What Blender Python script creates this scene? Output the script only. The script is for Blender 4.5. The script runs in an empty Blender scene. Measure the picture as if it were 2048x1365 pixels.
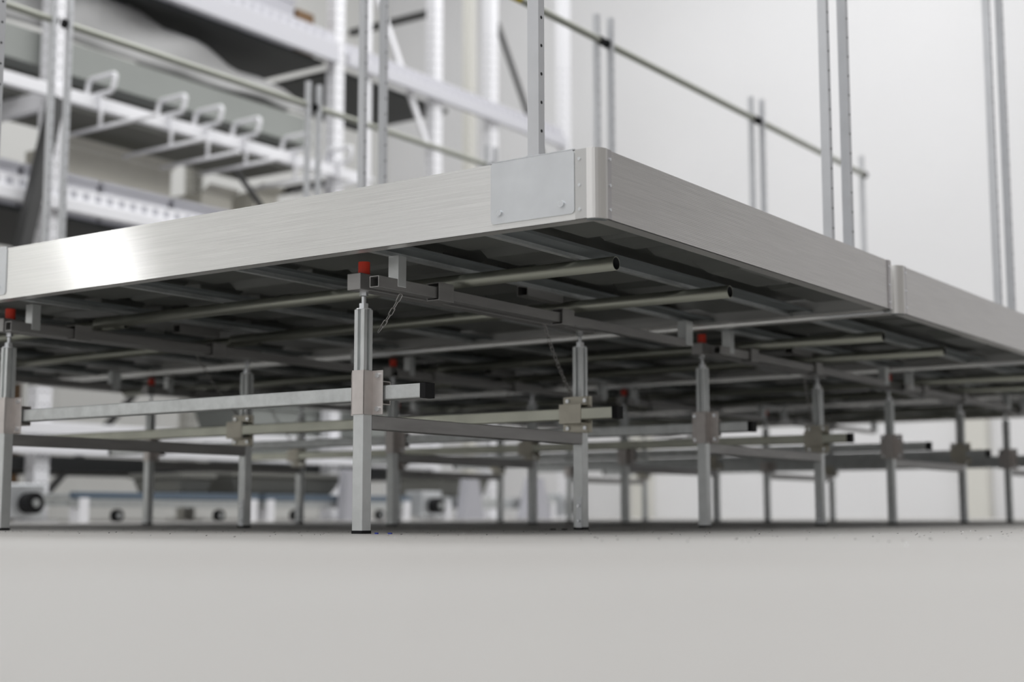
import bpy, bmesh, math, random
from mathutils import Vector, Matrix
random.seed(7)
C = bpy.context.scene
COL = C.collection

# ------------------------------------------------------------------ camera
F_PX, YAW, PITCH, ROLL, CAM_H = 2876.99, 0.61142, 0.11958, -0.00125, 0.04294
fw = Vector((-math.sin(YAW), math.cos(YAW), 0)); rt = Vector((math.cos(YAW), math.sin(YAW), 0)); up = Vector((0, 0, 1))
FV = fw * math.cos(PITCH) + up * math.sin(PITCH)
UV = -fw * math.sin(PITCH) + up * math.cos(PITCH)
R2 = rt * math.cos(ROLL) + UV * math.sin(ROLL)
U2 = -rt * math.sin(ROLL) + UV * math.cos(ROLL)
cam = bpy.data.cameras.new('camera')
cam.sensor_width = 36.0
cam.lens = F_PX / 2048 * 36.0
cam.clip_start = 0.05
cam.clip_end = 100
cam.dof.use_dof = True
cam.dof.focus_distance = 3.05
cam.dof.aperture_fstop = 2.2
co = bpy.data.objects.new('camera', cam); COL.objects.link(co)
m = Matrix((R2, U2, -FV)).transposed().to_4x4()
m.translation = Vector((0, 0, CAM_H))
co.matrix_world = m
C.camera = co

# ------------------------------------------------------------------ world, lights, exposure
w = bpy.data.worlds.new('hall_light'); C.world = w; w.use_nodes = True
wn = w.node_tree.nodes; wl = w.node_tree.links
bg = wn['Background']
tc = wn.new('ShaderNodeTexCoord'); sx = wn.new('ShaderNodeSeparateXYZ'); wr = wn.new('ShaderNodeValToRGB')
wl.new(tc.outputs['Generated'], sx.inputs[0]); wl.new(sx.outputs['Z'], wr.inputs[0]); wl.new(wr.outputs[0], bg.inputs['Color'])
wr.color_ramp.elements[0].position = 0.0; wr.color_ramp.elements[0].color = (.52, .51, .49, 1)
wr.color_ramp.elements[1].position = 0.6; wr.color_ramp.elements[1].color = (.98, .98, 1.0, 1)
bg.inputs['Strength'].default_value = 0.27

def area(name, loc, sx_, sy_, power, rot=(0, 0, 0), col=(1, 1, 1)):
    l = bpy.data.lights.new(name, 'AREA'); l.shape = 'RECTANGLE'; l.size = sx_; l.size_y = sy_; l.energy = power; l.color = col
    o = bpy.data.objects.new(name, l); o.location = loc; o.rotation_euler = rot; COL.objects.link(o)
    return o
area('hall_overhead_light', (-2.0, 0.3, 7.0), 10, 6, 320)
area('hall_overhead_light', (-2.0, 8.3, 7.6), 13, 3.5, 450)  # unseen wash light, added to brighten the back wall
area('hall_overhead_light', (-2.0, -5.2, 6.6), 12, 2.5, 260)  # unseen light added near the front wall to brighten it
area('hall_overhead_light', (-3.2, 6.5, 6.4), 2.0, 9, 170, (0, math.radians(48), 0))  # added fill, tilted towards the rack to lift its front faces

C.view_settings.view_transform = 'Standard'
C.view_settings.look = 'None'
C.view_settings.gamma = 1
C.view_settings.use_curve_mapping = False
C.view_settings.exposure = 0.0

# ------------------------------------------------------------------ materials
def mat(name, col, rough=.5, metal=0.0, noise=0.0, nscale=20, bump=0.0, bscale=60, aniso=0.0, tangent=None, stretch=None, emit=None, spec=None, trans=0):
    M = bpy.data.materials.new(name); M.use_nodes = True
    nt = M.node_tree; n = nt.nodes; L = nt.links; b = n['Principled BSDF']
    b.inputs['Base Color'].default_value = (*col, 1); b.inputs['Roughness'].default_value = rough; b.inputs['Metallic'].default_value = metal
    if spec is not None: b.inputs['Specular IOR Level'].default_value = spec
    if trans: b.inputs['Transmission Weight'].default_value = trans
    co_ = n.new('ShaderNodeTexCoord'); mp = n.new('ShaderNodeMapping'); L.new(co_.outputs['Object'], mp.inputs[0])
    if stretch: mp.inputs['Scale'].default_value = stretch
    if noise:
        t = n.new('ShaderNodeTexNoise'); t.inputs['Scale'].default_value = nscale; t.inputs['Detail'].default_value = 5
        L.new(mp.outputs[0], t.inputs[0])
        r = n.new('ShaderNodeValToRGB'); L.new(t.outputs['Fac'], r.inputs[0])
        r.color_ramp.elements[0].position = .3; r.color_ramp.elements[1].position = .7
        r.color_ramp.elements[0].color = (*[c * (1 - noise) for c in col], 1); r.color_ramp.elements[1].color = (*[min(1, c * (1 + noise)) for c in col], 1)
        L.new(r.outputs[0], b.inputs['Base Color'])
    if bump:
        t2 = n.new('ShaderNodeTexNoise'); t2.inputs['Scale'].default_value = bscale; t2.inputs['Detail'].default_value = 3
        L.new(mp.outputs[0], t2.inputs[0])
        bp = n.new('ShaderNodeBump'); bp.inputs['Strength'].default_value = bump; bp.inputs['Distance'].default_value = .002
        L.new(t2.outputs['Fac'], bp.inputs['Height']); L.new(bp.outputs[0], b.inputs['Normal'])
    if aniso:
        b.inputs['Anisotropic'].default_value = aniso
        cx = n.new('ShaderNodeCombineXYZ')
        for i in range(3): cx.inputs[i].default_value = tangent[i]
        L.new(cx.outputs[0], b.inputs['Tangent'])
    if emit:
        b.inputs['Emission Color'].default_value = (*col, 1); b.inputs['Emission Strength'].default_value = emit
    return M

def ribbed(name, col, tangent, stretch, rough=.34, rib=0.5, metal=.9, ribn=1700.0):
    """brushed extruded aluminium with fine horizontal ribs"""
    M = mat(name, col, rough, metal, noise=.07, nscale=3, stretch=stretch, aniso=.9, tangent=tangent)
    nt = M.node_tree; n = nt.nodes; L = nt.links; b = n['Principled BSDF']
    co_ = n.new('ShaderNodeTexCoord'); s = n.new('ShaderNodeSeparateXYZ'); L.new(co_.outputs['Object'], s.inputs[0])
    mu = n.new('ShaderNodeMath'); mu.operation = 'MULTIPLY'; mu.inputs[1].default_value = ribn; L.new(s.outputs['Z'], mu.inputs[0])
    si = n.new('ShaderNodeMath'); si.operation = 'SINE'; L.new(mu.outputs[0], si.inputs[0])
    bp = n.new('ShaderNodeBump'); bp.inputs['Strength'].default_value = rib; bp.inputs['Distance'].default_value = .00035
    L.new(si.outputs[0], bp.inputs['Height']); L.new(bp.outputs[0], b.inputs['Normal'])
    return M

M = {}
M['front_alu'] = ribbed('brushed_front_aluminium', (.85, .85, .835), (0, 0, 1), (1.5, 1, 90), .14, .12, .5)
M['end_alu'] = ribbed('ribbed_shaded_end_aluminium', (.55, .535, .525), (0, 0, 1), (1, 1.5, 90), .32, .7)  # darker than the front: this side's dim reflection put into the colour
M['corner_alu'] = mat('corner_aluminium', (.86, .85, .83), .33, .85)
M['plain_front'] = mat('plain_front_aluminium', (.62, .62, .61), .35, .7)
M['shaded_end'] = mat('shaded_end_aluminium', (.48, .465, .47), .35, .75)  # same flange metal, toned down for the dimmer end side
M['plate'] = mat('galvanised_plate', (.70, .72, .74), .42, .75, noise=.05, nscale=14)
M['galv'] = mat('galvanised_steel', (.60, .62, .62), .42, .8, noise=.10, nscale=35, bump=.15, bscale=220)
M['galv_light'] = mat('bright_galvanised_tube', (.66, .68, .68), .38, .7, noise=.06, nscale=30, bump=.08, bscale=150)
M['raw'] = mat('raw_steel_tube', (.33, .325, .32), .42, .75, noise=.12, nscale=6, stretch=(1, 1, 6))
M['yellow_zinc'] = mat('yellowish_zinc_rail', (.64, .65, .56), .42, .7, noise=.10, nscale=9)
M['clamp'] = mat('warm_stainless_clamp', (.66, .62, .60), .45, .7, noise=.08, nscale=25)
M['clamp_tan'] = mat('tan_passivated_clamp', (.66, .63, .54), .5, .6, noise=.08, nscale=25)
M['bolt'] = mat('zinc_bolt', (.78, .80, .82), .25, .95)
M['black'] = mat('black_plastic', (.010, .010, .011), .6, spec=.2)
M['red'] = mat('red_rubber', (.80, .055, .025), .5)
M['tray'] = mat('dark_grey_plastic_tray', (.095, .10, .093), .42, 0, noise=.15, nscale=6)
M['member'] = mat('dull_galvanised_profile', (.20, .22, .225), .45, .5, noise=.08, nscale=10)
M['roll'] = mat('zinc_roll_tube', (.36, .37, .32), .36, .8, noise=.10, nscale=8, stretch=(.6, 3, 3))
M['crossbar'] = mat('dull_zinc_crossbar', (.40, .41, .36), .55, .4)
M['hole'] = mat('dark_hole_and_bore', (.008, .008, .01), .8)
M['chain'] = mat('dull_chain_steel', (.42, .41, .40), .4, .9)
M['post'] = mat('satin_aluminium_post', (.62, .63, .65), .42, .5, noise=.04, nscale=12)
M['rack'] = mat('white_painted_rack', (.87, .87, .90), .45)
M['rack_dimmed'] = mat('dimmed_upper_rack_beam', (.60, .60, .64), .5)  # greyer base colour dims the upper beams in place of weaker light
M['rack_cream'] = mat('cream_painted_rack', (.72, .71, .66), .5)
M['deck'] = mat('dark_shelf_deck', (.035, .037, .038), .6)
M['crate'] = mat('lilac_grey_plastic_crate', (.46, .46, .50), .5, noise=.04, nscale=3)
M['cream'] = mat('cream_cardboard', (.66, .64, .57), .7, noise=.04, nscale=5)
M['sheet'] = mat('grey_plastic_sheet', (.40, .40, .40), .55, noise=.10, nscale=2.5, bump=.6, bscale=4)
M['panel'] = mat('grey_green_panel', (.28, .295, .28), .55, noise=.05, nscale=2)
M['bluebar'] = mat('blue_grey_conveyor_side', (.13, .17, .22), .45, .2)
M['tub'] = mat('olive_grey_tub', (.17, .17, .155), .6)
M['brown'] = mat('brown_board', (.16, .09, .04), .6)
M['darkpipe'] = mat('dark_grey_steel', (.07, .07, .07), .5, .3)
M['blue'] = mat('blue_plastic_scrap', (.03, .05, .35), .5)
M['lamp'] = mat('lamp_glow', (1, 1, 1), .5, emit=7)
M['lamp_body'] = mat('white_lamp_housing', (.7, .7, .7), .5)
M['yellow'] = mat('yellow_tape', (.65, .50, .05), .5)

def wall_mat(name, col):
    return mat(name, col, .75, 0, noise=.03, nscale=.5)
M['wall'] = wall_mat('white_panel_wall', (.80, .80, .81))
M['wall_beige'] = wall_mat('beige_wall', (.40, .385, .37))
M['wall_side'] = wall_mat('pale_panel_wall', (.72, .72, .70))

# floor: light trowelled concrete with faint clouding
fm = bpy.data.materials.new('light_concrete_floor'); fm.use_nodes = True
nt = fm.node_tree; n = nt.nodes; L = nt.links; b = n['Principled BSDF']
tc = n.new('ShaderNodeTexCoord')
t = n.new('ShaderNodeTexNoise'); t.inputs['Scale'].default_value = 1.3; t.inputs['Detail'].default_value = 6; L.new(tc.outputs['Object'], t.inputs[0])
r = n.new('ShaderNodeValToRGB'); L.new(t.outputs['Fac'], r.inputs[0])
r.color_ramp.elements[0].position = .3; r.color_ramp.elements[1].position = .75
r.color_ramp.elements[0].color = (.455, .44, .42, 1); r.color_ramp.elements[1].color = (.525, .517, .50, 1)
t3 = n.new('ShaderNodeTexNoise'); t3.inputs['Scale'].default_value = 90; t3.inputs['Detail'].default_value = 3; L.new(tc.outputs['Object'], t3.inputs[0])
r3 = n.new('ShaderNodeValToRGB'); L.new(t3.outputs['Fac'], r3.inputs[0]); r3.color_ramp.elements[0].position = .25; r3.color_ramp.elements[1].position = .4
r3.color_ramp.elements[0].color = (.55, .5, .48, 1); r3.color_ramp.elements[1].color = (1, 1, 1, 1)
mx = n.new('ShaderNodeMix'); mx.data_type = 'RGBA'; mx.blend_type = 'MULTIPLY'; mx.inputs[0].default_value = .6
L.new(r.outputs[0], mx.inputs[6]); L.new(r3.outputs[0], mx.inputs[7]); L.new(mx.outputs[2], b.inputs['Base Color'])
b.inputs['Roughness'].default_value = .5; b.inputs['Specular IOR Level'].default_value = .35
M['floor'] = fm

# ------------------------------------------------------------------ mesh helpers
class MB:
    def __init__(s): s.bm = bmesh.new(); s.slots = []
    def slot(s, k):
        if k is None: return 0
        if k not in s.slots: s.slots.append(k)
        return s.slots.index(k)
    def faces(s, vs, fs, k=None, smooth=False):
        bv = [s.bm.verts.new(v) for v in vs]; i = s.slot(k)
        for f in fs:
            fc = s.bm.faces.new([bv[j] for j in f]); fc.material_index = i; fc.smooth = smooth
        return s
    def box(s, x0, x1, y0, y1, z0, z1, k=None):
        v = [(x, y, z) for z in (z0, z1) for y in (y0, y1) for x in (x0, x1)]
        return s.faces(v, [(0, 2, 3, 1), (4, 5, 7, 6), (0, 1, 5, 4), (2, 6, 7, 3), (0, 4, 6, 2), (1, 3, 7, 5)], k)
    def prism(s, pts, axis, a, b_, k=None, caps=True, smooth=False):
        """extrude the closed 2D outline pts along axis from a to b_"""
        def P(p, t):
            return {'x': (t, p[0], p[1]), 'y': (p[0], t, p[1]), 'z': (p[0], p[1], t)}[axis]
        nn = len(pts); v = [P(p, a) for p in pts] + [P(p, b_) for p in pts]
        f = [(i, (i + 1) % nn, nn + (i + 1) % nn, nn + i) for i in range(nn)]
        s.faces(v, f, k, smooth)
        if caps: s.faces([P(p, a) for p in pts], [tuple(range(nn))[::-1]], k); s.faces([P(p, b_) for p in pts], [tuple(range(nn))], k)
        return s
    def cyl(s, c, r_, axis, a, b_, k=None, n_=20, caps=True, smooth=True):
        pts = [(c[0] + r_ * math.cos(2 * math.pi * i / n_), c[1] + r_ * math.sin(2 * math.pi * i / n_)) for i in range(n_)]
        return s.prism(pts, axis, a, b_, k, caps, smooth)
    def pipe(s, c, ro, ri, axis, a, b_, k=None, n_=24, ki=None):
        """open round pipe"""
        def ring(r_, t):
            out = []
            for i in range(n_):
                u, v = c[0] + r_ * math.cos(2 * math.pi * i / n_), c[1] + r_ * math.sin(2 * math.pi * i / n_)
                out.append({'x': (t, u, v), 'y': (u, t, v), 'z': (u, v, t)}[axis])
            return out
        v = ring(ro, a) + ring(ro, b_) + ring(ri, a) + ring(ri, b_)
        f = []
        for i in range(n_):
            j = (i + 1) % n_
            f += [(i, j, n_ + j, n_ + i), (2 * n_ + i, 3 * n_ + i, 3 * n_ + j, 2 * n_ + j), (i, 2 * n_ + i, 2 * n_ + j, j), (n_ + i, n_ + j, 3 * n_ + j, 3 * n_ + i)]
        s.faces(v, f, k, True)
        if ki is not None:
            s.bm.faces.ensure_lookup_table(); ii = s.slot(ki)
            for fc in list(s.bm.faces)[-4 * n_:][1::4]: fc.material_index = ii
        return s
    def sqtube(s, u0, u1, v0, v1, axis, a, b_, t=.002, k=None):
        """open square tube"""
        def P(u, v, q): return {'x': (q, u, v), 'y': (u, q, v), 'z': (u, v, q)}[axis]
        O = [(u0, v0), (u1, v0), (u1, v1), (u0, v1)]; I = [(u0 + t, v0 + t), (u1 - t, v0 + t), (u1 - t, v1 - t), (u0 + t, v1 - t)]
        v = [P(*p, a) for p in O] + [P(*p, b_) for p in O] + [P(*p, a) for p in I] + [P(*p, b_) for p in I]
        f = []
        for i in range(4):
            j = (i + 1) % 4
            f += [(i, j, 4 + j, 4 + i), (8 + i, 12 + i, 12 + j, 8 + j), (i, 8 + i, 8 + j, j), (4 + i, 4 + j, 12 + j, 12 + i)]
        return s.faces(v, f, k)
    def rod(s, p, q, r_, k=None, n_=10):
        p = Vector(p); q = Vector(q); d = (q - p).normalized(); a = d.orthogonal().normalized(); b_ = d.cross(a)
        v = [tuple(c + a * r_ * math.cos(2 * math.pi * i / n_) + b_ * r_ * math.sin(2 * math.pi * i / n_)) for c in (p, q) for i in range(n_)]
        s.faces(v, [(i, (i + 1) % n_, n_ + (i + 1) % n_, n_ + i) for i in range(n_)], k, True)
        s.faces(v[:n_], [tuple(range(n_))[::-1]], k); s.faces(v[n_:], [tuple(range(n_))], k)
        return s
    def bar(s, p, q, wd, ht, k=None):
        """rectangular bar from p to q"""
        p = Vector(p); q = Vector(q); d = (q - p).normalized(); a = d.cross(Vector((0, 0, 1)))
        a = a.normalized() if a.length > 1e-4 else Vector((1, 0, 0)); b_ = d.cross(a)
        O = [a * wd / 2 + b_ * ht / 2, -a * wd / 2 + b_ * ht / 2, -a * wd / 2 - b_ * ht / 2, a * wd / 2 - b_ * ht / 2]
        v = [tuple(c + o) for c in (p, q) for o in O]
        return s.faces(v, [(0, 1, 5, 4), (1, 2, 6, 5), (2, 3, 7, 6), (3, 0, 4, 7), (3, 2, 1, 0), (4, 5, 6, 7)], k)
    def tubepath(s, pts, r_, closed=False, k=None, n_=8):
        """tube swept along a list of points"""
        pts = [Vector(p) for p in pts]; N = len(pts); rings = []; prev = None
        for i in range(N):
            if closed: d = (pts[(i + 1) % N] - pts[i - 1]).normalized()
            else: d = (pts[min(N - 1, i + 1)] - pts[max(0, i - 1)]).normalized()
            a = (prev - d * prev.dot(d)).normalized() if prev is not None else d.orthogonal().normalized()
            prev = a; b_ = d.cross(a)
            rings.append([s.bm.verts.new(pts[i] + a * r_ * math.cos(2 * math.pi * j / n_) + b_ * r_ * math.sin(2 * math.pi * j / n_)) for j in range(n_)])
        ii = s.slot(k)
        for i in range(N if closed else N - 1):
            A, B = rings[i], rings[(i + 1) % N]
            for j in range(n_):
                f = s.bm.faces.new((A[j], A[(j + 1) % n_], B[(j + 1) % n_], B[j])); f.smooth = True; f.material_index = ii
        if not closed:
            for Rg in (rings[0], rings[-1]):
                f = s.bm.faces.new(Rg); f.material_index = ii
        return s
    def build(s, name, mk=None, parent=None, bevel=0, loc=None):
        bmesh.ops.recalc_face_normals(s.bm, faces=s.bm.faces)
        me = bpy.data.meshes.new(name); s.bm.to_mesh(me); s.bm.free()
        if mk is not None and not s.slots: me.materials.append(M[mk])
        for k in s.slots: me.materials.append(M[k])
        o = bpy.data.objects.new(name, me); COL.objects.link(o)
        if parent: o.parent = parent
        if loc: o.location = loc
        if bevel:
            bv = o.modifiers.new('bevel', 'BEVEL'); bv.width = bevel; bv.segments = 2; bv.limit_method = 'ANGLE'
            bv.harden_normals = False
        return o

def empty(name, loc=(0, 0, 0), rz=0):
    o = bpy.data.objects.new(name, None); o.location = loc; o.rotation_euler = (0, 0, rz); o.empty_display_size = .05
    COL.objects.link(o); return o
def tag(o, label, cat, group=None, kind=None):
    o['label'] = label; o['category'] = cat
    if group: o['group'] = group
    if kind: o['kind'] = kind
    return o
def struct(o): o['kind'] = 'structure'; return o
def copy_tree(o, parent=None):
    c = o.copy(); COL.objects.link(c); c.parent = parent
    for ch in [x for x in o.children]: copy_tree(ch, c)
    return c
def rrect(u0, u1, v0, v1, r_, n_=4):
    out = []
    for cx, cy, a0 in ((u1 - r_, v1 - r_, 0), (u0 + r_, v1 - r_, 90), (u0 + r_, v0 + r_, 180), (u1 - r_, v0 + r_, 270)):
        for i in range(n_ + 1):
            a = math.radians(a0 + 90 * i / n_); out.append((cx + r_ * math.cos(a), cy + r_ * math.sin(a)))
    return out

# ------------------------------------------------------------------ the hall
YW, XW, ZTOP = 12.6, -10.6, 6.5
struct(MB().faces([(XW - .3, -8, 0), (9, -8, 0), (9, YW + .3, 0), (XW - .3, YW + .3, 0)], [(0, 1, 2, 3)]).build('floor', 'floor'))
wb = MB()
xx = XW
while xx < 9:      # long sandwich panels with narrow joints
    wb.box(xx + .004, min(9, xx + 1.15) - .004, YW, YW + .2, 0, ZTOP); xx += 1.15
wb.box(XW, 9, YW + .003, YW + .2, 0, ZTOP)
struct(wb.build('wall_back', 'wall'))
wb = MB(); yy = -8
while yy < YW:
    wb.box(XW - .2, XW, yy + .004, min(YW + .2, yy + 1.15) - .004, 0, ZTOP); yy += 1.15
wb.box(XW - .2, XW - .003, -8, YW + .2, 0, ZTOP)
struct(wb.build('wall_left', 'wall_side'))
wb = MB(); xx = XW
while xx < 9:
    wb.box(xx + .004, min(9, xx + 1.15) - .004, -8.2, -8, 0, ZTOP); xx += 1.15
wb.box(XW, 9, -8.2, -8.003, 0, ZTOP)
struct(wb.build('wall_front', 'wall'))
wb = MB(); yy = -8
while yy < YW:
    wb.box(9, 9.2, yy + .004, min(YW, yy + 1.15) - .004, 0, ZTOP); yy += 1.15
wb.box(9.003, 9.2, -8, YW, 0, ZTOP)
struct(wb.build('wall_right', 'wall_beige'))
tag(MB().prism(rrect(-4.0, -3.76, YW - .16, YW - .002, .03), 'z', 0, 1.7).build('wall_bumper_post', 'rack_cream'), 'blurred pale post against the white back wall, far right behind the trestles', 'post', 'low posts along the back wall')
tag(MB().prism(rrect(-7.3, -7.1, YW - .16, YW - .002, .03), 'z', 0, 1.7).build('wall_bumper_post', 'rack_cream'), 'blurred pale post against the back wall, right of the nearest rear leg', 'post', 'low posts along the back wall')

# ------------------------------------------------------------------ rolling bench (origin at its right front corner on the floor)
X0, Y0, PITCH_Y = -1.388, 2.266, 1.6
ZB, ZT, BW, BL = 0.5975, 0.7315, 1.545, 3.892
POSTX = [-.152, -1.90, -3.70]
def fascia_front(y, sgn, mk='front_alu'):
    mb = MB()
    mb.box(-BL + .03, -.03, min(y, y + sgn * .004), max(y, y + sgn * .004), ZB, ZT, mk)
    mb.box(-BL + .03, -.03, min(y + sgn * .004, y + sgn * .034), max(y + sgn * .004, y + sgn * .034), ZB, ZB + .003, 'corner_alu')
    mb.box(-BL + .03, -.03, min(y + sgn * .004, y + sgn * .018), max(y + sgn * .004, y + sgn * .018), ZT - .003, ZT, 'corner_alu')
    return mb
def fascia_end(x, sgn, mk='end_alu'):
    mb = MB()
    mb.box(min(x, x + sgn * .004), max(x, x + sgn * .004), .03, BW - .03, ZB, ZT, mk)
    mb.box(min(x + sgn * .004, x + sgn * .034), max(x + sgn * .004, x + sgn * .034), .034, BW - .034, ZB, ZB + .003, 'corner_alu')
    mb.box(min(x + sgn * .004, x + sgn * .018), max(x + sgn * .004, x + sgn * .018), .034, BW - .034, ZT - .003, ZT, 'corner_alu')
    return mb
def corner(cx, cy, sx, sy):
    """rounded corner column with a riveted flange on each side"""
    R_, e = .026, .0022
    out = [(cx - sx * .047, cy)]
    arc = []
    for i in range(9):
        a = math.radians(90 * i / 8)
        arc.append((cx - sx * R_ + sx * R_ * math.sin(a), cy + sy * R_ - sy * R_ * math.cos(a)))
    outer = [(px + sx * .0032 * math.sin(math.radians(90 * i / 8)), py - sy * .0032 * math.cos(math.radians(90 * i / 8))) for i, (px, py) in enumerate(arc)]
    inner = [(cx - sx * .004, cy + sy * R_), (cx - sx * R_, cy + sy * .004)]
    return MB().prism(outer + inner, 'z', ZB - .001, ZT + .001)
def corner_flange(cx, cy, sx, sy, front):
    if front: return MB().box(min(cx - sx * .052, cx - sx * .0262), max(cx - sx * .052, cx - sx * .0262), min(cy + sy * .003, cy - sy * .0022), max(cy + sy * .003, cy - sy * .0022), ZB, ZT + .001)
    return MB().box(min(cx - sx * .003, cx + sx * .0022), max(cx - sx * .003, cx + sx * .0022), min(cy + sy * .0262, cy + sy * .042), max(cy + sy * .0262, cy + sy * .042), ZB, ZT + .001)

def make_bench():
    root = empty('rolling_bench')
    fascia_front(0, 1).build('front_fascia', None, root)
    fascia_front(BW, -1).build('rear_fascia', None, root)
    fascia_end(0, -1).build('end_fascia', None, root)
    fascia_end(-BL, 1).build('end_fascia', None, root)
    for (cx, cy, sx, sy) in ((0, 0, 1, 1), (0, BW, 1, -1), (-BL, 0, -1, 1), (-BL, BW, -1, -1)):
        c = corner(cx, cy, sx, sy).build('corner_column', 'corner_alu', root)
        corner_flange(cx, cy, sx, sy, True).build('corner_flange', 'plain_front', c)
        corner_flange(cx, cy, sx, sy, False).build('corner_flange', 'shaded_end', c)
        for z in (ZB + .018, (ZB + ZT) / 2 - .002, ZT - .018):
            MB().cyl((cx - sx * .042, z), .0032, 'y', cy - sy * .0042, cy - sy * .0022, n_=10).build('rivet', 'bolt', c, bevel=.0008)
            MB().cyl((cy + sy * .036, z), .0032, 'x', cx + sx * .0022, cx + sx * .0042, n_=10).build('rivet', 'bolt', c, bevel=.0008)
        # dark end cap closing the hollow column underneath
        rr = [(cx - sx * .03, cy + sy * .002)] + [(cx - sx * .026 + sx * .0245 * math.sin(math.radians(90 * i / 6)), cy + sy * .026 - sy * .0245 * math.cos(math.radians(90 * i / 6))) for i in range(7)] + [(cx - sx * .002, cy + sy * .03)]
        MB().prism(rr, 'z', ZB - .0035, ZB - .001).build('corner_cap', 'member', c)
    # plates, posts
    for px in POSTX:
        for (yy, sg) in ((0, -1), (BW, 1)):
            pl = MB().prism(rrect(px - .098, px + .098, ZB + .012, ZT + .002, .008), 'y', yy + sg * .0002, yy + sg * .0028).build('connection_plate', 'plate', root)
            MB().box(px - .098, px + .098, min(yy + sg * .0028, yy - sg * .022), max(yy + sg * .0028, yy - sg * .022), ZT + .0012, ZT + .0035).build('plate_lip', 'bolt', pl)
            for bx, bz in ((px - .076, ZB + .033), (px + .07, ZB + .033)):
                MB().cyl((bx, bz), .0062, 'y', yy + sg * .0028, yy + sg * .0072, n_=16).build('bolt', 'bolt', pl, bevel=.0015)
            yc = yy - sg * .014; pc = px - (.025 if sg > 0 and px > -3 else 0)
            mb = MB().sqtube(pc - .013, pc + .013, yc - .0105, yc + .0105, 'z', ZT + .0035, 2.30, .002, 'post')
            z = ZT + .055
            while z < 2.27:
                for s2 in (-1, 1):
                    mb.cyl((yc, z), .0034, 'x', pc + s2 * .013, pc + s2 * .0133, 'hole', n_=12)
                z += .0575
            post = mb.build('perforated_post', None, root)
            MB().box(pc - .017, pc + .017, yc - .0135, yc + .0135, ZT + .003, ZT + .006).build('weld_foot', 'bolt', post)
        cbo = MB().cyl((px - .012, 2.178), .016, 'y', .022, BW - .022).build('crossbar', 'crossbar', root)
        for yy in (-.01, BW + .01 - .026):
            MB().cyl((px - .012, 2.178), .021, 'y', yy, yy + .026, n_=18).build('end_clamp', 'black', cbo)
    # underside: formed plastic tray with pads and moulded boxes between the cross members
    mem = [-.272, -.585, -.995, -1.395, -1.795, -2.195, -2.595, -2.995, -3.295, -3.62]
    tb = MB()
    tb.box(-BL + .006, -.006, .006, BW - .006, .648, .653)
    edges = [-.012] + mem + [-BL + .012]
    for i in range(len(edges) - 1):
        xa_, xb_ = edges[i + 1] + (.05 if i + 1 < len(edges) - 1 else .02), edges[i] - (.05 if i > 0 else .03)
        if xb_ - xa_ < .05: continue
        for (ya_, yb_) in ((.045, .30), (.34, .50), (.56, .86), (.92, 1.12), (1.18, 1.50)):
            d = .016; z0 = .623 + .006 * ((i + int(ya_ * 10)) % 2)
            v = [(xa_, ya_, .648), (xb_, ya_, .648), (xb_, yb_, .648), (xa_, yb_, .648), (xa_ + d, ya_ + d, z0), (xb_ - d, ya_ + d, z0), (xb_ - d, yb_ - d, z0), (xa_ + d, yb_ - d, z0)]
            tb.faces(v, [(0, 1, 5, 4), (1, 2, 6, 5), (2, 3, 7, 6), (3, 0, 4, 7), (4, 5, 6, 7)])
    tray = tb.build('tray_underside', 'tray', root, bevel=.004)
    # drain sump at the right-hand end
    v0 = [(-.18, .70, .63), (-.05, .70, .63), (-.05, 1.04, .63), (-.18, 1.04, .63)]
    v1 = [(-.155, .74, .606), (-.07, .74, .606), (-.07, 1.00, .606), (-.155, 1.00, .606)]
    MB().faces(v0 + v1, [(0, 1, 5, 4), (1, 2, 6, 5), (2, 3, 7, 6), (3, 0, 4, 7), (4, 5, 6, 7), (0, 3, 2, 1)]).build('drain_sump', 'tray', tray, bevel=.004)
    for mx_ in mem:
        mb = MB()
        mb.box(mx_ - .035, mx_ + .035, .0045, BW - .0045, .6155, .6175, 'member')
        mb.box(mx_ - .036, mx_ - .033, .0045, BW - .0045, .6035, .6175, 'galv')
        mb.box(mx_ + .033, mx_ + .036, .0045, BW - .0045, .6105, .6175, 'member')
        mb.box(mx_ - .033, mx_ - .022, .0045, BW - .0045, .6035, .605, 'galv')
        mb.build('cross_member', None, root)
    # anti-tip frames hanging beside each support beam
    for tx in (-.587, -1.853, -3.12):
        x1 = tx; x0 = tx - .026
        fo = MB().sqtube(x0, x1, .525, .550, 'y', .056, .262, .0022).build('guide_tube', 'raw', root, bevel=.0006)
        MB().box(x0 - .001, x1 + .0015, .119, .147, .5335, .6035).build('hanger_post', 'galv_light', fo, bevel=.0012)
        MB().box(x0 - .001, x1 + .0015, 1.434, 1.476, .532, .6035).build('hanger_post', 'galv_light', fo, bevel=.0012)
        MB().sqtube(x0 + .001, x1 - .001, .526, .549, 'y', .29, 1.434, .0022).build('inner_tube', 'raw', fo)
        for ys in (.258, .768):
            mb = MB().sqtube(x0 - .004, x1 + .006, .520, .5615, 'y', ys, ys + .055, .003)
            mb.build('sleeve', 'raw', fo, bevel=.0008)
        MB().sqtube(-.656 + tx + .587, -.623 + tx + .587, .5855, .6125, 'y', .672, .834, .0025).build('stub_tube', 'raw', fo)
    return root

bench0 = make_bench()
bl = ['rolling bench nearest the camera, brushed aluminium sides, its corner jutting forward at centre',
      'second rolling bench, directly behind the nearest one, its corner column visible at the right',
      'third rolling bench back, mostly hidden, seen by its underside and posts above the rows',
      'farthest rolling bench, dark underside against the white back wall, thin posts above']
benches = []
for k in range(4):
    b_ = bench0 if k == 0 else copy_tree(bench0)
    b_.location = (X0, Y0 + k * PITCH_Y, 0)
    tag(b_, bl[k], 'rolling bench', 'rolling benches standing side by side')
    benches.append(b_)

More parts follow.
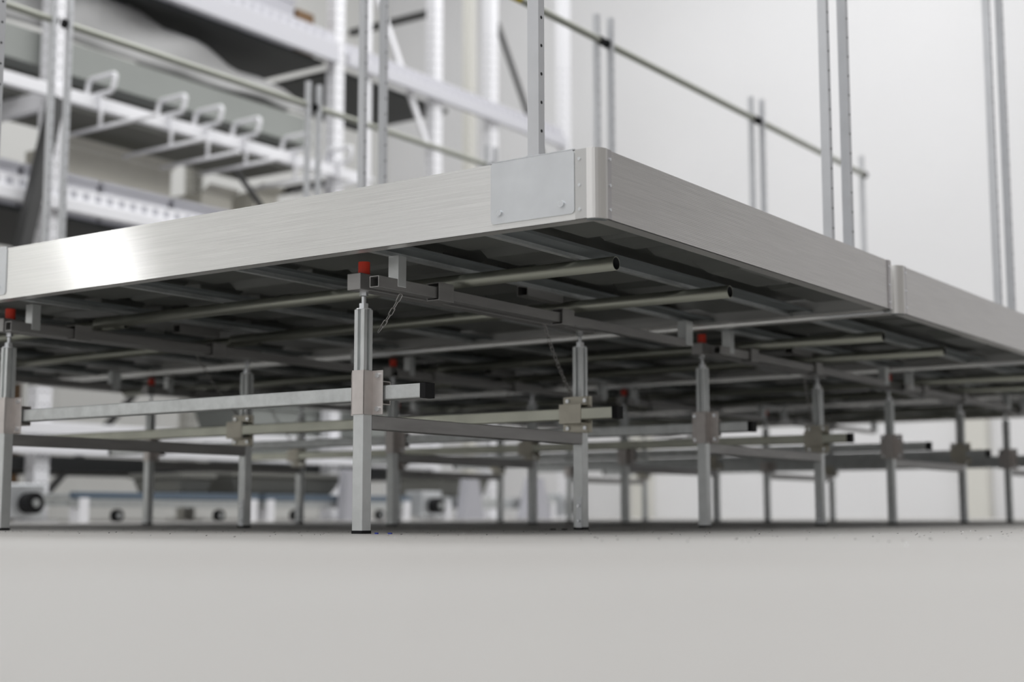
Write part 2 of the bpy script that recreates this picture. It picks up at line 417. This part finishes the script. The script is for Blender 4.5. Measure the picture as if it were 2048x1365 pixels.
cbs = sorted([o for o in benches[1].children if o.name.startswith('crossbar')], key=lambda o: -max(v.co.x for v in o.data.vertices))
MB().cyl((POSTX[1] - .012, 2.178), .0166, 'y', .74, .90).build('yellow_tape', 'yellow', cbs[1])

# ------------------------------------------------------------------ trestles (origin at the foot of the front leg)
XA, YA, S, DX = -2.0795, 2.3945, .8936, 1.268
def profile(h, g, d):
    q = [(-h, -h), (-g, -h), (-g * .7, -h + d), (g * .7, -h + d), (g, -h), (h, -h), (h, -g), (h - d, -g * .7), (h - d, g * .7), (h, g), (h, h), (g, h), (g * .7, h - d), (-g * .7, h - d), (-g, h), (-h, h), (-h, g), (-h + d, g * .7), (-h + d, -g * .7), (-h, -g)]
    return q
def hexa(c, r_, a0=0):
    return [(c[0] + r_ * math.cos(math.radians(60 * i + a0)), c[1] + r_ * math.sin(math.radians(60 * i + a0))) for i in range(6)]
def make_trestle():
    root = empty('trestle')
    for (y, sg) in ((0, -1), (S, 1)):       # sg: side of the leg away from the rail
        leg = MB().prism(rrect(-.015, .015, y - .015, y + .015, .0022, 2), 'z', .006, .352).build('leg', 'galv_light', root)
        MB().prism(rrect(-.0158, .0158, y - .0158, y + .0158, .002, 2), 'z', 0, .007).build('foot_cap', 'black', leg)
        ex = MB().prism([(a, b__ + y) for a, b__ in profile(.0142, .0045, .0065)], 'z', .352, .4915).build('adjusting_leg', 'galv_light', root)
        MB().cyl((0, y), .0182, 'z', .4915, .4940, n_=28).build('washer', 'bolt', ex)
        MB().prism(hexa((0, y), .0115, 12), 'z', .4943, .5055).build('nut', 'bolt', ex, bevel=.0008)
        bt = MB().cyl((0, y), .0048, 'z', .5055, .521)
        z = .5062
        while z < .5205:
            bt.cyl((0, y), .0056, 'z', z, z + .0009, n_=16); z += .0019
        bt.prism(hexa((0, y), .0098, 40), 'z', .5225, .5337)
        bt.build('levelling_bolt', 'bolt', ex)
        # clamp: strap round the leg with side flanges, channel round the rail, four bolts
        cm = 'clamp' if sg < 0 else 'clamp_tan'
        st = MB()
        yl0, yl1 = y + sg * .0175, y - sg * .0155
        st.box(-.0175, .0175, min(yl0, y + sg * .0152), max(yl0, y + sg * .0152), .259, .3565)
        for q in (-1, 1):
            st.box(min(q * .0152, q * .0175), max(q * .0152, q * .0175), min(yl0, yl1), max(yl0, yl1), .259, .3565)
            st.box(min(q * .0152, q * .0455), max(q * .0152, q * .0455), min(yl1, yl1 - sg * -.0025), max(yl1, yl1 - sg * -.0025), .259, .3565)
        sto = st.build('leg_strap', cm, root, bevel=.0008)
        ch = MB()
        yf = y - sg * .0158; yo = y - sg * .0535
        for z0, z1 in ((.333, .3565), (.259, .283)):
            ch.box(-.0345, .0345, min(yf, yf - sg * .0025), max(yf, yf - sg * .0025), z0, z1)
            zc_ = z0 if z0 > .3 else z1
            ch.box(-.0345, .0345, min(yf, yo), max(yf, yo), zc_ - .0012, zc_ + .0012)
        ch.box(-.0345, .0345, min(yo, yo + sg * .0022), max(yo, yo + sg * .0022), .283, .333)
        cho = ch.build('rail_channel', cm, root, bevel=.0006)
        for bx in (-.0275, .0275):
            for bz in (.3448, .2712):
                c1, c2 = yf - sg * .0025, yf - sg * .008
                MB().prism(hexa((bx, bz), .0058, 10), 'y', min(c1, c2), max(c1, c2)).build('bolt', 'bolt', cho, bevel=.0008)
                d1, d2 = yl1 + sg * .0025, yl1 + sg * .0085
                MB().prism(hexa((bx + .006 * (1 if bx > 0 else -1), bz), .0062, 25), 'y', min(d1, d2), max(d1, d2)).build('bolt', 'bolt', sto, bevel=.0008)
    MB().prism([(-.0135, .2275), (.0145, .2275), (.0145, .2585), (-.0135, .2585)], 'y', .0152, S - .0152).build('crossbar', 'raw', root, bevel=.0015)
    ap = MB().box(-.0045, .0125, S - .0178, S - .0152, .006, .088).build('anchor_plate', 'plate', root)
    for z in (.024, .064):
        MB().prism(hexa((.004, z), .0042), 'y', S - .022, S - .0178).build('bolt', 'bolt', ap)
    return root
tre0 = make_trestle()
def make_beam():
    root = empty('support_beam')
    MB().sqtube(-.017, .017, .5338, .5690, 'y', -.028, S + .05, .003).build('beam_tube', 'raw', root, bevel=.0012)
    MB().box(-.0192, .0192, -.0345, .004, .5325, .5695).build('end_block', 'raw', root, bevel=.0015)
    r_ = MB().cyl((0, 0), .0132, 'z', .5695, .5985).build('stopper', 'red', root, bevel=.002)
    return root
beam0 = make_beam()
kn = ['nearest', 'second', 'third', 'farthest']
ro = ['right-hand end', 'middle', 'left-hand end']
def chain_mesh(a, b_, sag):
    a = Vector(a); b_ = Vector(b_); Ln = (b_ - a).length * 1.03; pitch = .0165; nl = int(Ln / pitch)
    mb = MB()
    pts = [a.lerp(b_, t) - Vector((0, 0, sag * 4 * t * (1 - t))) for t in [i / nl for i in range(nl + 1)]]
    side = (b_ - a).cross(Vector((0, 0, 1))).normalized()
    for i in range(nl):
        c = (pts[i] + pts[i + 1]) / 2; d = (pts[i + 1] - pts[i]).normalized()
        n1 = side if i % 2 == 0 else side.cross(d).normalized()
        n1 = (n1 * .85 + d.cross(n1) * .45).normalized()
        h, wd = pitch * .62, .0042; lp = []
        for j in range(16):
            th = 2 * math.pi * j / 16
            u = (h - wd) * (1 if math.cos(th) > 0 else -1) + wd * math.cos(th)
            lp.append(c + d * u + n1 * wd * math.sin(th))
        mb.tubepath(lp, .0011, True, n_=6)
    return mb
rows_x = [[XA, -2.076, -2.072, -2.074], [-3.345, -3.325, -3.305, -3.36], [-4.62, -4.62, -4.63, -4.63]]
for k in range(4):
    for j in range(3):
        x = XA - j * DX if k == 0 else rows_x[j][k]
        t = tre0 if (k == 0 and j == 0) else copy_tree(tre0)
        t.location = (x, YA + k * PITCH_Y, 0)
        tag(t, f'galvanised two-legged trestle under the {ro[j]} of the {kn[k]} bench', 'trestle', 'trestles carrying the benches')
        bb = beam0 if (k == 0 and j == 0) else copy_tree(beam0)
        bb.location = (x, YA + k * PITCH_Y, 0)
        tag(bb, f'square beam with red stopper on the trestle, {ro[j]} of the {kn[k]} bench', 'beam', 'support beams on the trestles')
ch0 = chain_mesh((.070, .612, .5215), (-.012, S - .024, .359), .012).build('safety_chain', 'chain')
for k in range(4):
    for j in range(3):
        x = XA - j * DX if k == 0 else rows_x[j][k]
        c = ch0 if (k == 0 and j == 0) else ch0.copy()
        if c is not ch0: COL.objects.link(c)
        c.location = (x, YA + k * PITCH_Y, 0)
        tag(c, f'thin link chain by the rear trestle leg, {ro[j]} of the {kn[k]} bench', 'chain', 'link chains below the benches')
cc = chain_mesh((.082, .03, .523), (.018, .03, .445), .004).build('safety_chain', 'chain', loc=(XA, YA, 0))
tag(cc, 'short steel link chain hooked behind the front leg of the nearest trestle', 'chain', 'link chains below the benches')

# long rails clamped along the trestles
for k in range(4):
    for s_, (dy, mk, nm) in enumerate(((.0355, 'galv', 'front'), (S - .0355, 'yellow_zinc' if k < 2 else 'galv', 'rear'))):
        y = YA + k * PITCH_Y + dy
        x1 = -1.935 if s_ == 0 else -1.95
        if k == 3: x1 = -1.95
        root = empty('connecting_rail', (x1, y, 0))
        MB().prism(rrect(-.016, .016, .2915, .3235, .003, 2), 'x', -2.95 if (k or s_) else -2.93, 0).build('rail_tube', mk, root)
        for e0, e1 in ((0, .016), (-2.966 if (k or s_) else -2.946, -2.95 if (k or s_) else -2.93)):
            MB().box(e0, e1, -.0165, .0165, .2910, .3240).build('end_cap', 'black', root, bevel=.001)
        tag(root, f'long square rail clamped to the {nm} legs of the trestles under the {kn[k]} bench', 'rail', 'connecting rails between the trestles')

# roll tubes lying on the support beams
for k in range(4):
    for i, (dy, nm) in enumerate(((.270, 'front'), (.780, 'rear'))):
        for j, (xa_, xb_, sd) in enumerate(((-3.32, -1.59, 'right'), (-5.15, -3.24 - .02 * k, 'left'))):
            y = YA + k * PITCH_Y + dy + (.037 if j else 0)
            o = MB().pipe((0, .5853), .0158, .0136, 'x', xa_ - xb_, 0, 'roll', ki='hole').build('roll_tube', None, loc=(xb_ + (.02 * i), y, 0))  # bore painted near-black, the shade inside the tube put into the colour
            tag(o, f'round zinc tube, {nm} one of the {sd}-hand pair below the {kn[k]} bench', 'tube', 'round tubes the benches roll on')

# ------------------------------------------------------------------ storage rack along the left wall
XR = -7.0
def upright(x, y, mk, label, z1=6.0, wy=.10, wx=.09):
    root = empty('rack_upright', (x, y, 0))
    mb = MB()
    # open C section: front web with two side returns
    mb.box(-wx, 0, -wy / 2, wy / 2, .01, z1, mk)
    z = .15
    while z < 4.2:
        for q in (-.02, .02):
            mb.cyl((q, z), .007, 'x', 0, .0006, 'darkpipe', n_=8)
        for q in (-.03,):
            mb.cyl((q - .02, z), .007, 'y', -wy / 2 - .0006, -wy / 2, 'darkpipe', n_=8)
        z += .075
    mb.build('column', None, root)
    MB().box(-wx - .04, .05, -wy / 2 - .04, wy / 2 + .04, 0, .012).build('base_plate', mk, root)
    tag(root, label, 'rack upright', 'rack uprights')
    return root
upright(XR, 5.26, 'rack', 'white perforated rack upright behind the far-left bench posts')
upright(XR, 7.76, 'rack', 'white perforated rack upright where the shelf beams end, left of the thin white post')
upright(XR, 8.95, 'rack', 'broad bright white rack upright with the pale diagonal brace running into it')
upright(XR, 9.73, 'rack', 'bluish white rack upright with bolted splice, left of the dark diagonal brace')
upright(XR, 10.88, 'rack', 'soft white rack upright just right of the near bench corner post')
upright(XR - 1.1, 5.33, 'rack_cream', 'cream rear rack upright behind the low shelf at left')
upright(XR - 1.1, 7.40, 'rack_cream', 'cream rear rack upright seen below the hook arms')
upright(XR - 1.1, 8.95, 'rack_cream', 'cream rear rack upright behind the broad white one')
upright(XR - 1.1, 10.9, 'rack_cream', 'cream upright deep in the rack beside the bluish splice upright')
tag(MB().box(XR - .04, XR, 8.04, 8.12, 0, 6).build('white_post', 'rack'), 'thin bright white post between two perforated bench posts', 'post')

def shelf_beam(y0, y1, z0, z1, label, lip=True, x=XR, mk='rack'):
    root = empty('rack_beam', (x, y0, 0))
    MB().box(.002, .05, 0, y1 - y0, z0, z1).build('beam', mk, root, bevel=.006)
    if lip:
        mb = MB().box(-.02, .002, 0, y1 - y0, z1, z1 + .085, mk)
        yy = .05
        while yy < y1 - y0 - .08:
            mb.box(.002, .003, yy, yy + .045, z1 + .02, z1 + .065, 'crate'); yy += .09
        mb.build('slotted_lip', None, root)
    tag(root, label, 'rack beam', 'white rack beams')
def deck(y0, y1, z, label, x0=XR - 1.099, mk='deck', t=.03):
    o = MB().box(x0, XR - .1, y0, y1, z, z + t).build('shelf_deck', mk)
    tag(o, label, 'shelf', 'rack shelves')
shelf_beam(3.0, 7.70, 3.35, 3.50, 'thick pale slotted top beam of the rack at upper left', mk='rack_dimmed')
deck(3.0, 7.7, 3.36, 'dark underside of the top rack shelf at upper left')
shelf_beam(7.82, 10.8, 3.36, 3.46, 'pale upper rack beam behind the pale diagonal brace', mk='rack_dimmed')
deck(7.82, 9.2, 3.34, 'dark underside of the shelf behind the pale diagonal brace')
shelf_beam(3.0, 8.02, 2.49, 2.570, 'bright plain white rack beam above the hook arms', lip=False)
shelf_beam(3.0, 7.70, 1.83, 1.905, 'white slotted lower rack beam just above the bench edge')
deck(3.0, 7.7, 1.80, 'dark lower rack shelf just above the bench edge at left')
shelf_beam(3.0, 8.9, .50, .575, 'white low rack beam seen under the bench, upper of the pair', lip=False)
shelf_beam(3.0, 8.9, .388, .440, 'white low rack beam seen under the bench, lower of the pair', lip=False)
deck(3.0, 8.9, .30, 'dark low rack shelf under the pair of white beams', t=.085)
for y, lab in ((5.26, 'pale crosswise rack beam at the far left edge'), (7.76, 'dark crosswise rack bar behind the thin white post')):
    tag(MB().box(XR - 1.009, XR - .091, y - .025, y + .025, 2.45, 2.56 if y < 6 else 2.50).build('rack_tie', 'rack' if y < 6 else 'darkpipe'), lab, 'rack bar', 'crosswise rack bars')
tag(MB().bar((XR - 1.0, 9.0, 4.15), (XR - .09, 9.0, 4.15), .05, .05).build('rack_tie', 'darkpipe'), 'dark crosswise bar behind the broad white upright near the top', 'rack bar', 'crosswise rack bars')
tag(MB().bar((XR - .03, 8.15, 4.14), (XR - .03, 8.86, 2.96), .02, .055).build('diagonal_brace', 'rack'), 'pale diagonal rack brace running down to the broad white upright', 'brace', 'diagonal braces')
tag(MB().bar((XR - .045, 9.83, 4.28), (XR - .045, 10.78, 2.87), .02, .06).build('diagonal_brace', 'darkpipe'), 'dark diagonal brace behind the near bench corner post', 'brace', 'diagonal braces')
tag(MB().bar((XR + .14, 4.64, 0), (XR + .14, 5.16, 2.45), .075, .075).build('diagonal_brace', 'darkpipe'), 'thick dark slanting strut at the far left', 'brace', 'diagonal braces')
tag(MB().bar((XR - .3, 7.0, 2.47), (XR - .3, 7.42, 2.12), .03, .03).build('diagonal_brace', 'darkpipe'), 'thin dark brace low behind the hook arms', 'brace', 'diagonal braces')
tag(MB().bar((XR - 1.45, 6.2, 0), (XR - 1.45, 7.35, 1.13), .04, .04).build('diagonal_brace', 'darkpipe'), 'dark slanting brace seen under the bench at left', 'brace', 'diagonal braces')

# stored goods on the rack
def crate(x0, x1, y0, y1, z0, z1, mk, label, name='storage_crate', grp='grey crates stored on the rack'):
    root = empty(name, ((x0 + x1) / 2, (y0 + y1) / 2, z0))
    hx, hy, h = (x1 - x0) / 2, (y1 - y0) / 2, z1 - z0
    t = min(.03, h * .2)
    MB().prism(rrect(-hx, hx, -hy, hy, .02), 'z', 0, h - t).build('crate_body', mk, root)
    MB().prism(rrect(-hx - .008, hx + .008, -hy - .008, hy + .008, .02), 'z', h - t, h).build('rim', mk, root)
    tag(root, label, 'crate', grp)
yy = 4.0; i = 0
names6 = ['leftmost', 'second from the left', 'third from the left', 'fourth from the left', 'fifth from the left', 'rightmost']
while i < 6:
    crate(XR - .6, XR - .12, yy, yy + .54, 1.83, 2.10, 'crate', f'low lilac grey crate on the lower rack shelf, {names6[i]} in its row'); yy += .575; i += 1
yy = 4.5; i = 0
while i < 5:
    crate(XR - .65, XR - .12, yy, yy + .56, 3.39, 3.78, 'crate', f'grey crate on the top rack shelf, {names6[i] if i < 4 else "rightmost"} in its row', grp='grey crates on the top rack shelf'); yy += .585; i += 1
def carton(x0, x1, y0, y1, z0, z1, label):
    root = empty('cardboard_box', ((x0 + x1) / 2, (y0 + y1) / 2, z0)); hx, hy, h = (x1 - x0) / 2, (y1 - y0) / 2, z1 - z0
    MB().box(-hx, hx, -hy, hy, 0, h).build('carton', 'cream', root, bevel=.006)
    MB().faces([(hx, -hy, h), (hx, hy, h), (hx + .08, hy, h + .05), (hx + .08, -hy, h + .05)], [(0, 1, 2, 3)]).build('flap', 'cream', root)
    tag(root, label, 'box', 'cream cardboard boxes on the rack')
carton(-8.02, -7.66, 5.8, 6.75, 1.83, 2.44, 'long cream box behind the low crates, right of the far-left posts')
carton(-7.95, -7.62, 7.0, 7.3, 1.83, 2.34, 'small cream box behind the low crates, middle of three')
carton(-7.9, -7.55, 7.45, 7.7, 1.83, 2.42, 'tall cream box behind the low crates, rightmost of three')
tag(MB().box(-7.5, -7.15, 7.45, 7.64, 3.39, 3.74).build('brown_box', 'brown', bevel=.01), 'small dark brown box at the top edge beside the perforated upright', 'box')
# grey wrapped goods with a loose sheet over them
tag(MB().prism(rrect(-7.9, -7.12, 3.2, 7.62, .03), 'z', 2.716, 2.92).build('stacked_panels', 'panel'), 'smooth grey-green stack of panels on the bright white beam', 'panel stack')
def sheet():
    mb = MB(); nu, nv = 46, 12; g = []
    for i in range(nu + 1):
        y = 3.1 + (7.60 - 3.1) * i / nu; row = []
        top = 3.32 - .16 * max(0, y - 5.9) + .012 * math.sin(y * 7)
        bot = 2.955 + .015 * math.sin(y * 1.7 + 1) + .008 * math.sin(y * 9)
        for j in range(nv + 1):
            v = j / nv
            if v < .45:
                q = v / .45; x = -7.85 + .71 * q; z = top + .02 * math.sin(y * 11 + q * 5)
            else:
                q = (v - .45) / .55; x = -7.17 + .03 * q + .03 * math.sin(y * 8 + q * 3); z = top + (bot - top) * q
            row.append(mb.bm.verts.new((x, y, z)))
        g.append(row)
    for i in range(nu):
        for j in range(nv):
            f = mb.bm.faces.new((g[i][j], g[i + 1][j], g[i + 1][j + 1], g[i][j + 1])); f.smooth = True
    o = mb.build('draped_sheet', 'sheet'); sm = o.modifiers.new('thick', 'SOLIDIFY'); sm.thickness = .006
    return o
tag(sheet(), 'wrinkled grey plastic sheet draped over the panel stack in the rack', 'sheet')

tag(MB().box(-7.85, -7.3, 3.25, 7.6, 2.565, 2.715).build('dark_gap_block', 'tub'), 'added block for the dark gap under the grey-green panel stack', 'filler')  # added block, stands for the dark gap and carries the stack
# white hook arms cantilevered from the rack
def hook_arm(y, xs, z, xl, xr_, label):
    root = empty('cantilever_hook', (xs, y, 0))
    MB().tubepath([(xl - xs, 0, z), (xr_ - xs, 0, z)], .013, n_=10).build('arm', 'rack', root)
    MB().tubepath([(-.005, 0, z), (.0, 0, z + .12), (.0, 0, 2.60)], .012, n_=10).build('stem', 'rack', root)
    lp = [(u + (v - 2.66) * .25, 0, v) for u, v in rrect(-.13, .12, 2.586, 2.695, .03, 5)]
    MB().tubepath(lp, .0155, True, n_=10).build('loop_handle', 'rack', root)
    tag(root, label, 'hook', 'white hooks hung over the bright beam')
hk = [(5.253, 2.254, -6.85, -6.09), (5.782, 2.256, -7.0, -6.25), (6.081, 2.243, -7.0, -6.30), (6.408, 2.264, -7.0, -6.27), (6.863, 2.25, -7.0, -6.31), (7.29, 2.30, -7.0, -6.26)]
hn = ['leftmost', 'second from left', 'third from left', 'fourth from left', 'fifth from left', 'rightmost']
for (y, z, xl, xr_), nm in zip(hk, hn):
    q = 1.055
    hook_arm(y * q, -6.935, .043 + (z - .043) * q, xl * q, xr_ * q, f'white loop-handled hook on the bright beam, {nm} of the six')

# low conveyor line standing on the floor in front of the rack
def conveyor(y0, y1, label, side='bluebar'):
    q = .915; y0 *= q; y1 *= q
    root = empty('low_conveyor', (-6.33, y0, 0)); Ln = y1 - y0
    MB().box(-.03, .03, 0, Ln, .125, .163).build('side_rail', side, root, bevel=.003)
    MB().box(-.028, .028, 0, Ln, .08, .120).build('lower_side_rail', 'galv', root, bevel=.003)
    MB().box(-.60, -.55, 0, Ln, .09, .163).build('rear_side_rail', 'galv', root)
    mb = MB(); yy = .06
    while yy < Ln - .03:
        mb.cyl((yy, .14), .018, 'x', -.55, -.03, n_=10); yy += .12
    mb.build('rollers', 'galv', root)
    for yl in (.05, Ln - .05):
        MB().box(-.05, .035, yl - .03, yl + .03, 0, .13).build('leg', 'rack', root)
    for yl in (.3, Ln - .3):
        wl_ = MB().cyl((yl, .035), .035, 'x', -.02, .015).build('wheel', 'black', root)
        MB().cyl((yl, .035), .014, 'x', .015, .02).build('hub', 'galv', wl_)
    tag(root, label, 'conveyor', 'low conveyors under the rack')
conveyor(5.42, 6.9, 'low conveyor with blue-grey side rail, left one seen under the bench')
conveyor(6.95, 8.5, 'low conveyor with blue-grey side rail, middle one seen under the bench')
conveyor(8.9, 10.5, 'low pale conveyor frame, right one seen under the bench', side='galv_light')
def motor(y, label):
    root = empty('drive_unit', (-6.28, y * .915, 0))
    MB().box(-.14, .02, -.11, .11, .02, .20).build('housing', 'plate', root, bevel=.01)
    MB().cyl((0, .10), .055, 'x', .02, .09).build('motor', 'black', root, bevel=.008)
    MB().cyl((.0, .10), .02, 'x', .09, .10).build('shaft', 'galv', root)
    tag(root, label, 'drive unit', 'conveyor drive units')
motor(5.05, 'grey drive unit with round black motor beside the far-left leg')
motor(8.70, 'grey drive unit with black motor in the gap right of the nearest leg')
motor(10.64, 'grey drive unit with black motor just left of the nearest rear leg')
def tub(y0, y1, z0, z1, x0, x1, label, mk='tub'):
    root = empty('storage_tub', ((x0 + x1) / 2, (y0 + y1) / 2, z0)); hx, hy, h = (x1 - x0) / 2, (y1 - y0) / 2, z1 - z0
    lo = [(-hx * .85, -hy * .85), (hx * .85, -hy * .85), (hx * .85, hy * .85), (-hx * .85, hy * .85)]; hi = [(-hx, -hy), (hx, -hy), (hx, hy), (-hx, hy)]
    v = [(a, b__, 0) for a, b__ in lo] + [(a, b__, h - .03) for a, b__ in hi]
    MB().faces(v, [(0, 3, 2, 1), (0, 1, 5, 4), (1, 2, 6, 5), (2, 3, 7, 6), (3, 0, 4, 7), (4, 5, 6, 7)]).build('tub_body', mk, root, bevel=.015)
    MB().box(-hx - .015, hx + .015, -hy - .015, hy + .015, h - .03, h).build('rim', mk, root, bevel=.006)
    tag(root, label, 'tub', 'grey tubs by the conveyors')
tub(6.15, 7.15, .164, .30, -6.85, -6.37, 'olive grey tub on the conveyor, left of the nearest leg')
tub(5.75, 6.0, .164, .28, -6.8, -6.37, 'small dark tub on the left conveyor under the bench')
tub(8.2, 8.8, .164, .33, -6.85, -6.37, 'olive grey tub right of the nearest trestle leg, on the pale conveyor')
tub(6.95, 8.7, .386, .80, -7.6, -7.13, 'large grey-green bin on the low rack shelf left of the nearest clamp', 'panel')
tag(MB().prism([(9.0, 0), (9.36, 0), (9.25, .32), (9.12, .32)], 'x', -6.27, -6.19).build('white_bracket', 'crate', bevel=.01), 'white tapered machine bracket beside the right drive unit', 'bracket', 'white machine brackets')
tag(MB().prism([(6.98, 0), (7.22, 0), (7.1, .33), (7.0, .33)], 'x', -6.27, -6.2).build('white_bracket', 'crate', bevel=.01), 'white tapered machine bracket left of the nearest leg', 'bracket', 'white machine brackets')
tag(MB().prism([(8.24, 0), (8.5, 0), (8.42, .31), (8.3, .31)], 'x', -6.27, -6.2).build('white_bracket', 'crate', bevel=.01), 'white tapered machine bracket right of the nearest leg', 'bracket', 'white machine brackets')
tag(MB().box(-8.5, -8.3, 5.75, 6.05, 0, 1.2).build('brown_board', 'brown'), 'brown board standing behind the far-left trestle leg', 'board')

# bits on the floor
def scrap(x, y, k, mk, label, s=.006):
    mb = MB(); pts = [(s * (1 + .5 * random.random()) * math.cos(a), s * .6 * (1 + .6 * random.random()) * math.sin(a)) for a in [i * math.pi / 3 for i in range(6)]]
    mb.prism(pts, 'z', 0, .0025 + .001 * random.random())
    o = mb.build('plastic_scrap', mk, loc=(x, y, .0002)); o.rotation_euler = (0, 0, random.random() * 3)
    tag(o, label, 'scrap', 'scraps on the floor')
scrap(-2.018, 2.373, 0, 'blue', 'tiny blue plastic scrap right beside the nearest foot')
scrap(-1.992, 2.388, 0, 'blue', 'tiny blue plastic scrap a little right of the nearest foot')
scrap(-2.135, 3.235, 0, 'black', 'small black scrap left of the nearest rear foot, farther one', .008)
scrap(-2.105, 3.245, 0, 'black', 'small black scrap left of the nearest rear foot, closer one', .008)
mb = MB()
for i in range(420):
    x = random.uniform(-3.6, -.6); y = random.uniform(1.9, 3.6) if random.random() < .7 else random.uniform(1.9, 5)
    s_ = random.uniform(.0006, .0022); a = random.random() * 3
    mb.bar((x, y, .0006), (x + s_ * 2 * math.cos(a), y + s_ * 2 * math.sin(a), .0010 + random.random() * .0008), s_, .0008, random.choice(['bolt', 'chain', 'hole', 'chain']))
tag(mb.build('metal_swarf'), 'fine metal shavings scattered on the concrete around the feet', 'swarf', kind='stuff')

# unseen lamp, added and tilted to cast the glare streak on the front fascia
lp = empty('glare_lamp', (-9.85, -3.36, 0))
MB().rod((.40, -.28, 1.25), (-.40, .28, 3.25), .09, n_=20).build('lamp_diffuser', 'lamp', lp)
MB().rod((-.40, .28, 3.25), (-.43, .30, 3.33), .13, n_=20).build('top_cap', 'lamp_body', lp)
MB().rod((.43, -.30, 1.17), (.40, -.28, 1.25), .13, n_=20).build('bottom_cap', 'lamp_body', lp)
MB().cyl((.43, -.30), .03, 'z', .03, 1.18).build('pole', 'lamp_body', lp)
MB().cyl((.43, -.30), .3, 'z', 0, .03).build('foot', 'lamp_body', lp)
tag(lp, 'bright leaning tube lamp added unseen for the glare streak on the near fascia', 'lamp')
